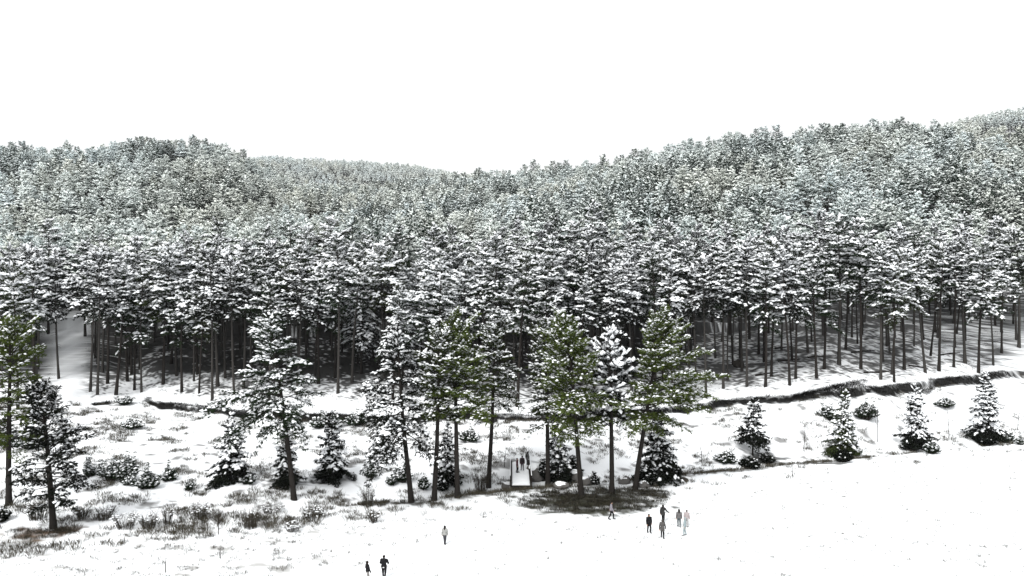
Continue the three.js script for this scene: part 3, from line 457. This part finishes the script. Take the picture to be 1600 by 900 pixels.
// ------------------------------------------------------------------ the footbridge
const bridgeAt = V3((814 - 800) / F * 78, 0.3, -78), BL = 13, BW = 2.05;
{
  const root = thing('footbridge', 'small wooden footbridge with snow-covered deck and dark steps', 'footbridge', bridgeAt);
  const box = (name, w, h, d, x, y, z, m) => { const b = mesh(name, new THREE.BoxGeometry(w, h, d), m, root); b.position.set(x, y, z); return b; };
  for (const s of [-1, 1]) box('side_beam', 0.17, 0.42, BL, s * (BW / 2 + 0.085), -0.07, -BL / 2, M.wood);
  for (let k = 0; k < 44; k++) { const b = box('plank', BW - 0.006, 0.06, 0.26, 0, -0.09, -0.16 - k * (BL - 0.3) / 43.4, M.wood); }
  { const g = new THREE.BoxGeometry(BW - 0.02, 0.12, BL - 0.05, 10, 1, 60), p = g.attributes.position; for (let k = 0; k < p.count; k++) if (p.getY(k) > 0) { const e = 1 - Math.pow(Math.abs(p.getX(k)) / (BW / 2), 6); p.setY(k, -0.04 + 0.1 * e + 0.05 * (vnoise(p.getX(k) * 3 + 9, p.getZ(k) * 3) - 0.5)); } g.computeVertexNormals(); const m = mesh('snow_cover', g, M.snow, root); m.position.set(0, 0.005, -BL / 2); }
  for (const s of [-1, 1]) { for (let k = 0; k < 6; k++) box('post', 0.08, 1.1, 0.08, s * (BW / 2 + 0.18), 0.42, -0.3 - k * (BL - 0.6) / 5, M.wood); const r = box('handrail', 0.07, 0.07, BL, s * (BW / 2 + 0.18), 1.0, -BL / 2, M.wood); const sn = mesh('snow', new THREE.BoxGeometry(0.075, 0.05, BL - 0.1), M.snow, r); sn.position.y = 0.06; }
  box('step', BW + 0.2, 0.16, 0.3, 0, -0.26, 0.2, M.wood); box('step', BW + 0.3, 0.16, 0.34, 0, -0.42, 0.62, M.wood); box('step', BW + 0.4, 0.14, 0.34, 0.1, -0.54, 1.05, M.wood);
  for (const z of [-0.4, -BL + 0.4]) box('abutment', BW + 0.6, 1.5, 0.5, 0, -1.06, z, M.rock);
}

// ------------------------------------------------------------------ people
function fieldMesh(bones, lo, hi, res, k = 0.035, extra) { // bones: [ax, ay, az, ra, bx, by, bz, rb]
  const mc = new MarchingCubes(res, M.snow, false, false, 40000), f = mc.field, n = res;
  for (let z = 0; z < n; z++) for (let y = 0; y < n; y++) for (let x = 0; x < n; x++) {
    const px = lerp(lo[0], hi[0], x / n), py = lerp(lo[1], hi[1], y / n), pz = lerp(lo[2], hi[2], z / n); let D = 9;
    for (const b of bones) {
      const dx = b[4] - b[0], dy = b[5] - b[1], dz = b[6] - b[2], qx = px - b[0], qy = py - b[1], qz = pz - b[2], t = clamp((qx * dx + qy * dy + qz * dz) / (dx * dx + dy * dy + dz * dz + 1e-9), 0, 1);
      const s = Math.hypot(qx - dx * t, (qy - dy * t), (qz - dz * t) * (b[8] || 1)) - lerp(b[3], b[7], t); D = D === 9 ? s : smin(D, s, k);
    }
    if (extra) D = extra(D, px, py, pz);
    f[x + y * n + z * n * n] = -D;
  }
  mc.isolation = 0; mc.update();
  const c = mc.count, P = new Float32Array(c * 3), N = new Float32Array(c * 3);
  const sx = (hi[0] - lo[0]) / 2, sy = (hi[1] - lo[1]) / 2, sz = (hi[2] - lo[2]) / 2;
  for (let q = 0; q < c; q++) {
    P[q * 3] = (mc.positionArray[q * 3] + 1) * sx + lo[0]; P[q * 3 + 1] = (mc.positionArray[q * 3 + 1] + 1) * sy + lo[1]; P[q * 3 + 2] = (mc.positionArray[q * 3 + 2] + 1) * sz + lo[2];
    const a = mc.normalArray[q * 3] / sx, b = mc.normalArray[q * 3 + 1] / sy, d = mc.normalArray[q * 3 + 2] / sz, l = Math.hypot(a, b, d) || 1; N[q * 3] = a / l; N[q * 3 + 1] = b / l; N[q * 3 + 2] = d / l;
  }
  const g = new THREE.BufferGeometry(); g.setAttribute('position', new THREE.BufferAttribute(P, 3)); g.setAttribute('normal', new THREE.BufferAttribute(N, 3)); return g;
}
// a head with nose, chin, ears and brow (origin at the neck joint, looking towards +z) and a relaxed right hand (wrist at the origin, fingers down)
const headGeo = fieldMesh([[0, 0, 0, 0.052, 0, 0.07, 0.005, 0.05], [0, 0.16, -0.012, 0.092, 0, 0.13, 0.012, 0.078], [0, 0.085, 0.03, 0.048, 0, 0.07, 0.06, 0.03], [0, 0.135, 0.088, 0.009, 0, 0.108, 0.108, 0.015], [-0.03, 0.158, 0.08, 0.012, 0.03, 0.158, 0.08, 0.012], [-0.02, 0.078, 0.083, 0.008, 0.02, 0.078, 0.083, 0.008], [-0.088, 0.15, -0.005, 0.012, -0.086, 0.11, 0, 0.01], [0.088, 0.15, -0.005, 0.012, 0.086, 0.11, 0, 0.01]], [-0.15, -0.08, -0.16], [0.15, 0.3, 0.16], 44, 0.015);
const handGeo = (() => {
  const b = [[0, 0, 0, 0.026, 0, -0.03, 0, 0.03], [-0.022, -0.05, 0, 0.017, -0.028, -0.095, 0.004, 0.013], [0, -0.05, 0, 0.018, 0, -0.1, 0.004, 0.013], [0.022, -0.05, 0, 0.017, 0.026, -0.092, 0.004, 0.012]];
  [[-0.03, 0.07, 0], [-0.01, 0.08, 0.003], [0.01, 0.075, 0.002], [0.029, 0.058, -0.004]].forEach(([x, l], i) => { const y = -0.095 + (i === 3 ? 0.006 : 0); b.push([x, y, 0.003, 0.0095, x * 1.08, y - l * 0.5, 0.014, 0.0085], [x * 1.08, y - l * 0.5, 0.014, 0.0085, x * 1.05, y - l, 0.038, 0.0075]); });
  b.push([-0.026, -0.03, 0.005, 0.014, -0.05, -0.065, 0.022, 0.011], [-0.05, -0.065, 0.022, 0.011, -0.05, -0.1, 0.036, 0.009]);
  return fieldMesh(b, [-0.085, -0.2, -0.05], [0.06, 0.045, 0.075], 56, 0.006);
})();
function mirrored(g) { const h = g.clone(), p = h.attributes.position, n = h.attributes.normal; for (let q = 0; q < p.count; q++) { p.setX(q, -p.getX(q)); n.setX(q, -n.getX(q)); } for (let q = 0; q < p.count; q += 3) for (const a of [p, n]) { const t = [a.getX(q), a.getY(q), a.getZ(q)]; a.setXYZ(q, a.getX(q + 1), a.getY(q + 1), a.getZ(q + 1)); a.setXYZ(q + 1, ...t); } return h; }
const handLeft = mirrored(handGeo), clothMats = {};
const cloth = (c) => clothMats[c.join()] || (clothMats[c.join()] = mat(c[0], c[1], c[2], 0.9));
const skin = mat(0.42, 0.27, 0.2, 0.6);
function person(label, at, turn, o) {
  const root = thing('person', label, 'person', at, turn, o.group), S = o.h / 1.7, W = o.w || 1;
  const st = o.stride ?? 0.12, J = {}; // st: half the distance between the feet, +z forward
  const side = { L: -1, R: 1 };
  for (const k of 'LR') {
    const s = side[k], ph = s * (o.lead || 1);
    J['hip' + k] = [s * 0.09 * W, 0.9, 0]; const fz = st * ph, fx = s * (o.spread ?? 0.09);
    J['knee' + k] = [s * 0.095 * W + (fx - s * 0.09) * 0.5, 0.49, fz * 0.5 + 0.045 + (ph < 0 ? 0.02 : 0.03) * (st > 0.1 ? 1.4 : 0.3)]; J['ank' + k] = [fx, 0.085 + (ph < 0 && st > 0.15 ? 0.05 : 0), fz - 0.02]; J['toe' + k] = [fx + s * 0.03, 0.035 + (ph < 0 && st > 0.15 ? 0.0 : 0), fz + 0.15];
    J['sh' + k] = [s * 0.18 * W, 1.39, 0]; const [ax, ay, az, bx, by, bz] = o['arm' + k] || [s * 0.06, -0.28, -ph * st * 0.35, s * 0.02, -0.25, -ph * st * 0.4 + 0.06];
    J['elb' + k] = [J['sh' + k][0] + ax, 1.39 + ay, az]; J['wri' + k] = [J['elb' + k][0] + bx, 1.39 + ay + by, az + bz];
  }
  const B = (a, ra, b, rb, fl) => [a[0], a[1], a[2], ra, b[0], b[1], b[2], rb, fl];
  const torso = (g) => [B([-0.07 * W, 0.94, 0], 0.1 + g, [0.07 * W, 0.94, 0], 0.1 + g, 1.2), B([0, 1.0, 0], 0.115 * W + g, [0, 1.12, 0], 0.11 * W + g, 1.25), B([-0.06 * W, 1.27, 0], 0.115 * W + g, [0.06 * W, 1.27, 0], 0.115 * W + g, 1.25), B([-0.13 * W, 1.38, 0], 0.06 + g, [0.13 * W, 1.38, 0], 0.06 + g), B([0, 1.4, 0], 0.06 + g, [0, 1.46, 0], 0.052 + g * 0.6)];
  const arm = (k, g, toHand) => [B(J['sh' + k], 0.056 + g, J['elb' + k], 0.043 + g), B(J['elb' + k], 0.043 + g, J['wri' + k], 0.029 + g * (toHand ? 1 : 0.9))];
  const leg = (k, g) => [B(J['hip' + k], 0.088 * W + g, J['knee' + k], 0.057 + g), B(J['knee' + k], 0.058 + g, J['ank' + k], 0.038 + g)];
  const foot = (k, g) => [B(J['ank' + k], 0.042 + g, J['toe' + k], 0.034 + g)];
  const lo = [-0.78, -0.04, -0.62], hi = [0.78, 1.56, 0.62];
  const add = (name, geo, m, parent = root) => { geo.scale(S, S, S); return mesh(name, geo, m, parent); };
  const bodyField = fieldMesh([...torso(0), ...arm('L', 0), ...arm('R', 0), ...leg('L', 0), ...leg('R', 0), ...foot('L', 0), ...foot('R', 0)], lo, hi, 64);
  const hg = headGeo.clone(); hg.rotateX(o.nod || 0); hg.rotateY(o.look || 0); hg.translate(0, 1.46, 0.01);
  const hands = ['L', 'R'].map((k) => { const g = (k === 'R' ? handGeo : handLeft).clone(), d = V3(...J['wri' + k]).sub(V3(...J['elb' + k])).normalize(); g.applyQuaternion(new THREE.Quaternion().setFromUnitVectors(V3(0, -1, 0), d)); g.translate(...J['wri' + k]); return g; });
  const body = add('body', mergeGeometries([bodyField, hg, ...hands]), skin);
  add('trousers', fieldMesh([...leg('L', 0.016), ...leg('R', 0.016), torso(0.02)[0]], lo, [0.78, 1.12, 0.62], 52, 0.03), cloth(o.trousers));
  for (const k of 'LR') { const t = J['toe' + k]; add('shoe', fieldMesh(foot(k, 0.018), [t[0] - 0.2, -0.06, t[2] - 0.34], [t[0] + 0.2, 0.26, t[2] + 0.16], 26, 0.02), cloth(o.shoes || [0.03, 0.03, 0.03])); }
  const hem = o.hem ?? 0.86, skirt = hem < 0.8 ? [B([-0.05, 0.9, 0], 0.14, [-0.06, hem + 0.1, 0.0], 0.15, 1.1), B([0.05, 0.9, 0], 0.14, [0.06, hem + 0.1, 0.0], 0.15, 1.1)] : [];
  add('jacket', fieldMesh([...torso(0.035), ...arm('L', 0.024), ...arm('R', 0.024), ...skirt], lo, hi, 64, 0.035, (D, x, y) => Math.max(D, hem - y)), cloth(o.top));
  if (o.belt) add('shirt_hem', fieldMesh([B([-0.07, 0.86, 0], 0.125, [0.07, 0.86, 0], 0.125, 1.2)], [-0.4, 0.6, -0.4], [0.4, 1.1, 0.4], 30, 0.03, (D, x, y) => Math.max(D, 0.8 - y, y - 0.9)), cloth(o.belt));
  const hb = [[0, 0.17, -0.02, 0.1, 0, 0.15, -0.025, 0.1]]; if (o.long) hb.push([0, 0.12, -0.06, 0.07, 0, -0.08, -0.07, 0.06], [-0.07, 0.12, -0.02, 0.035, -0.08, -0.05, -0.02, 0.03], [0.07, 0.12, -0.02, 0.035, 0.08, -0.05, -0.02, 0.03]);
  if (o.hood) hb.push([0, 0.12, -0.03, 0.11, 0, 0.0, -0.03, 0.1]);
  const hair = fieldMesh(hb, [-0.2, -0.2, -0.22], [0.2, 0.34, 0.2], 36, 0.03, (D, x, y, z) => Math.max(D, y < 0.19 ? (z - 0.035 - (y - 0.12) * 0.5) : D)); hair.rotateX(o.nod || 0); hair.rotateY(o.look || 0); hair.translate(0, 1.46, 0.01);
  add(o.hood ? 'hood' : 'hair', hair, cloth(o.hair || [0.015, 0.012, 0.01]));
  const eyes = [-1, 1].map((s) => { const g = new THREE.SphereGeometry(0.011, 8, 6); g.translate(s * 0.031, 0.138, 0.088); g.rotateX(o.nod || 0); g.rotateY(o.look || 0); g.translate(0, 1.46, 0.01); return g; });
  for (const g of eyes) add('eye', g, cloth([0.03, 0.02, 0.015]));
  if (o.bag) { const g = new THREE.SphereGeometry(0.16, 16, 12); g.scale(0.9, 1.25, 0.55); g.translate(0, 1.22, -0.2); add('backpack', g, cloth(o.bag)); }
  return root;
}
const BLACK = [0.012, 0.012, 0.013], G1 = 'people walking on the snowfield';
const feet = (u, v) => { const p = ground(u, v); p.y += 0.0; return p; };
const R = Math.PI;
person('person in pale grey striped top and black trousers striding below the bare patch', feet(955, 812), R * 0.45, { h: 1.72, stride: 0.24, top: [0.2, 0.19, 0.21], trousers: BLACK, group: G1 });
person('person in long black coat walking, left of the field group', feet(1014, 833), 0.2, { h: 1.7, stride: 0.12, top: BLACK, hem: 0.62, trousers: BLACK, w: 1.08, long: true, group: G1 });
person('person in black jacket with one arm held out to the right', feet(1036, 817), R * 0.85, { h: 1.68, stride: 0.13, top: [0.03, 0.03, 0.03], trousers: BLACK, long: true, hem: 0.7, armL: [-0.16, -0.23, 0.03, -0.2, -0.14, 0.05], group: G1 });
person('person in grey coat and black trousers mid-stride, nearest of the field group', feet(1035, 842), R * 0.9, { h: 1.7, stride: 0.2, top: [0.075, 0.072, 0.07], hem: 0.66, trousers: BLACK, hair: [0.05, 0.045, 0.04], spread: 0.12, group: G1 });
person('person in grey clothes with black hair, facing away behind the pale blue one', feet(1061, 824), R * 0.95, { h: 1.66, stride: 0.1, top: [0.12, 0.115, 0.115], trousers: [0.07, 0.085, 0.09], long: true, group: G1, nod: 0.3 });
person('person in pale blue-white clothes at the right end of the field group', feet(1070, 838), -R * 0.6, { h: 1.66, stride: 0.1, top: [0.25, 0.3, 0.315], trousers: [0.27, 0.315, 0.325], hair: [0.26, 0.3, 0.31], hood: true, shoes: [0.2, 0.2, 0.2], group: G1 });
person('person in pale pink jacket behind the pale blue one', feet(1073, 824), R * 0.9, { h: 1.62, stride: 0.06, top: [0.33, 0.29, 0.29], trousers: [0.3, 0.3, 0.3], hair: [0.1, 0.09, 0.09], group: G1 });
person('lone person in white top with dark hair in the middle of the field', feet(695, 852), R * 0.97, { h: 1.66, stride: 0.05, spread: 0.04, top: [0.28, 0.28, 0.27], trousers: [0.05, 0.05, 0.055], long: true, group: G1 });
person('person in black jacket and light trousers, left of the pair at the bottom edge', feet(574, 911), R * 0.7, { h: 1.64, stride: 0.14, top: BLACK, trousers: [0.22, 0.21, 0.2], long: true, hem: 0.8, armR: [0.1, -0.26, 0.0, 0.15, -0.18, 0.1], group: G1 });
person('broad person in black jacket with pale shirt hem, right of the bottom pair', feet(600, 906), R * 0.95, { h: 1.8, stride: 0.1, top: BLACK, trousers: BLACK, w: 1.15, belt: [0.6, 0.6, 0.6], hem: 0.9, armL: [-0.1, -0.24, 0.05, 0.06, -0.12, 0.18], armR: [0.08, -0.26, 0.05, -0.04, -0.14, 0.18], group: G1 });
const deck = (x, d) => V3(x, bridgeAt.y + 0.055, -d), G2 = 'people on the footbridge';
person('person in maroon jacket and black trousers on the footbridge', deck((808 - 800) / F * 83, 83), R * 0.4, { h: 1.72, stride: 0.06, top: [0.075, 0.025, 0.035], trousers: BLACK, group: G2 });
person('person with dark coat and grey trousers in the middle of the footbridge', deck((816 - 800) / F * 84, 84), R, { h: 1.76, stride: 0.05, spread: 0.12, top: [0.04, 0.025, 0.03], trousers: [0.05, 0.045, 0.05], hem: 0.75, bag: [0.02, 0.02, 0.02], group: G2 });
person('person in pale coat with dark hood at the right rail of the footbridge', deck((824 - 800) / F * 86.5, 86.5), R * 0.8, { h: 1.66, stride: 0.05, top: [0.12, 0.12, 0.12], trousers: [0.05, 0.05, 0.05], hem: 0.7, hood: true, bag: [0.03, 0.03, 0.03], group: G2 });

console.log('triangles built', Math.round(tally), 'objects', scene.children.length);
renderer.render(scene, camera);
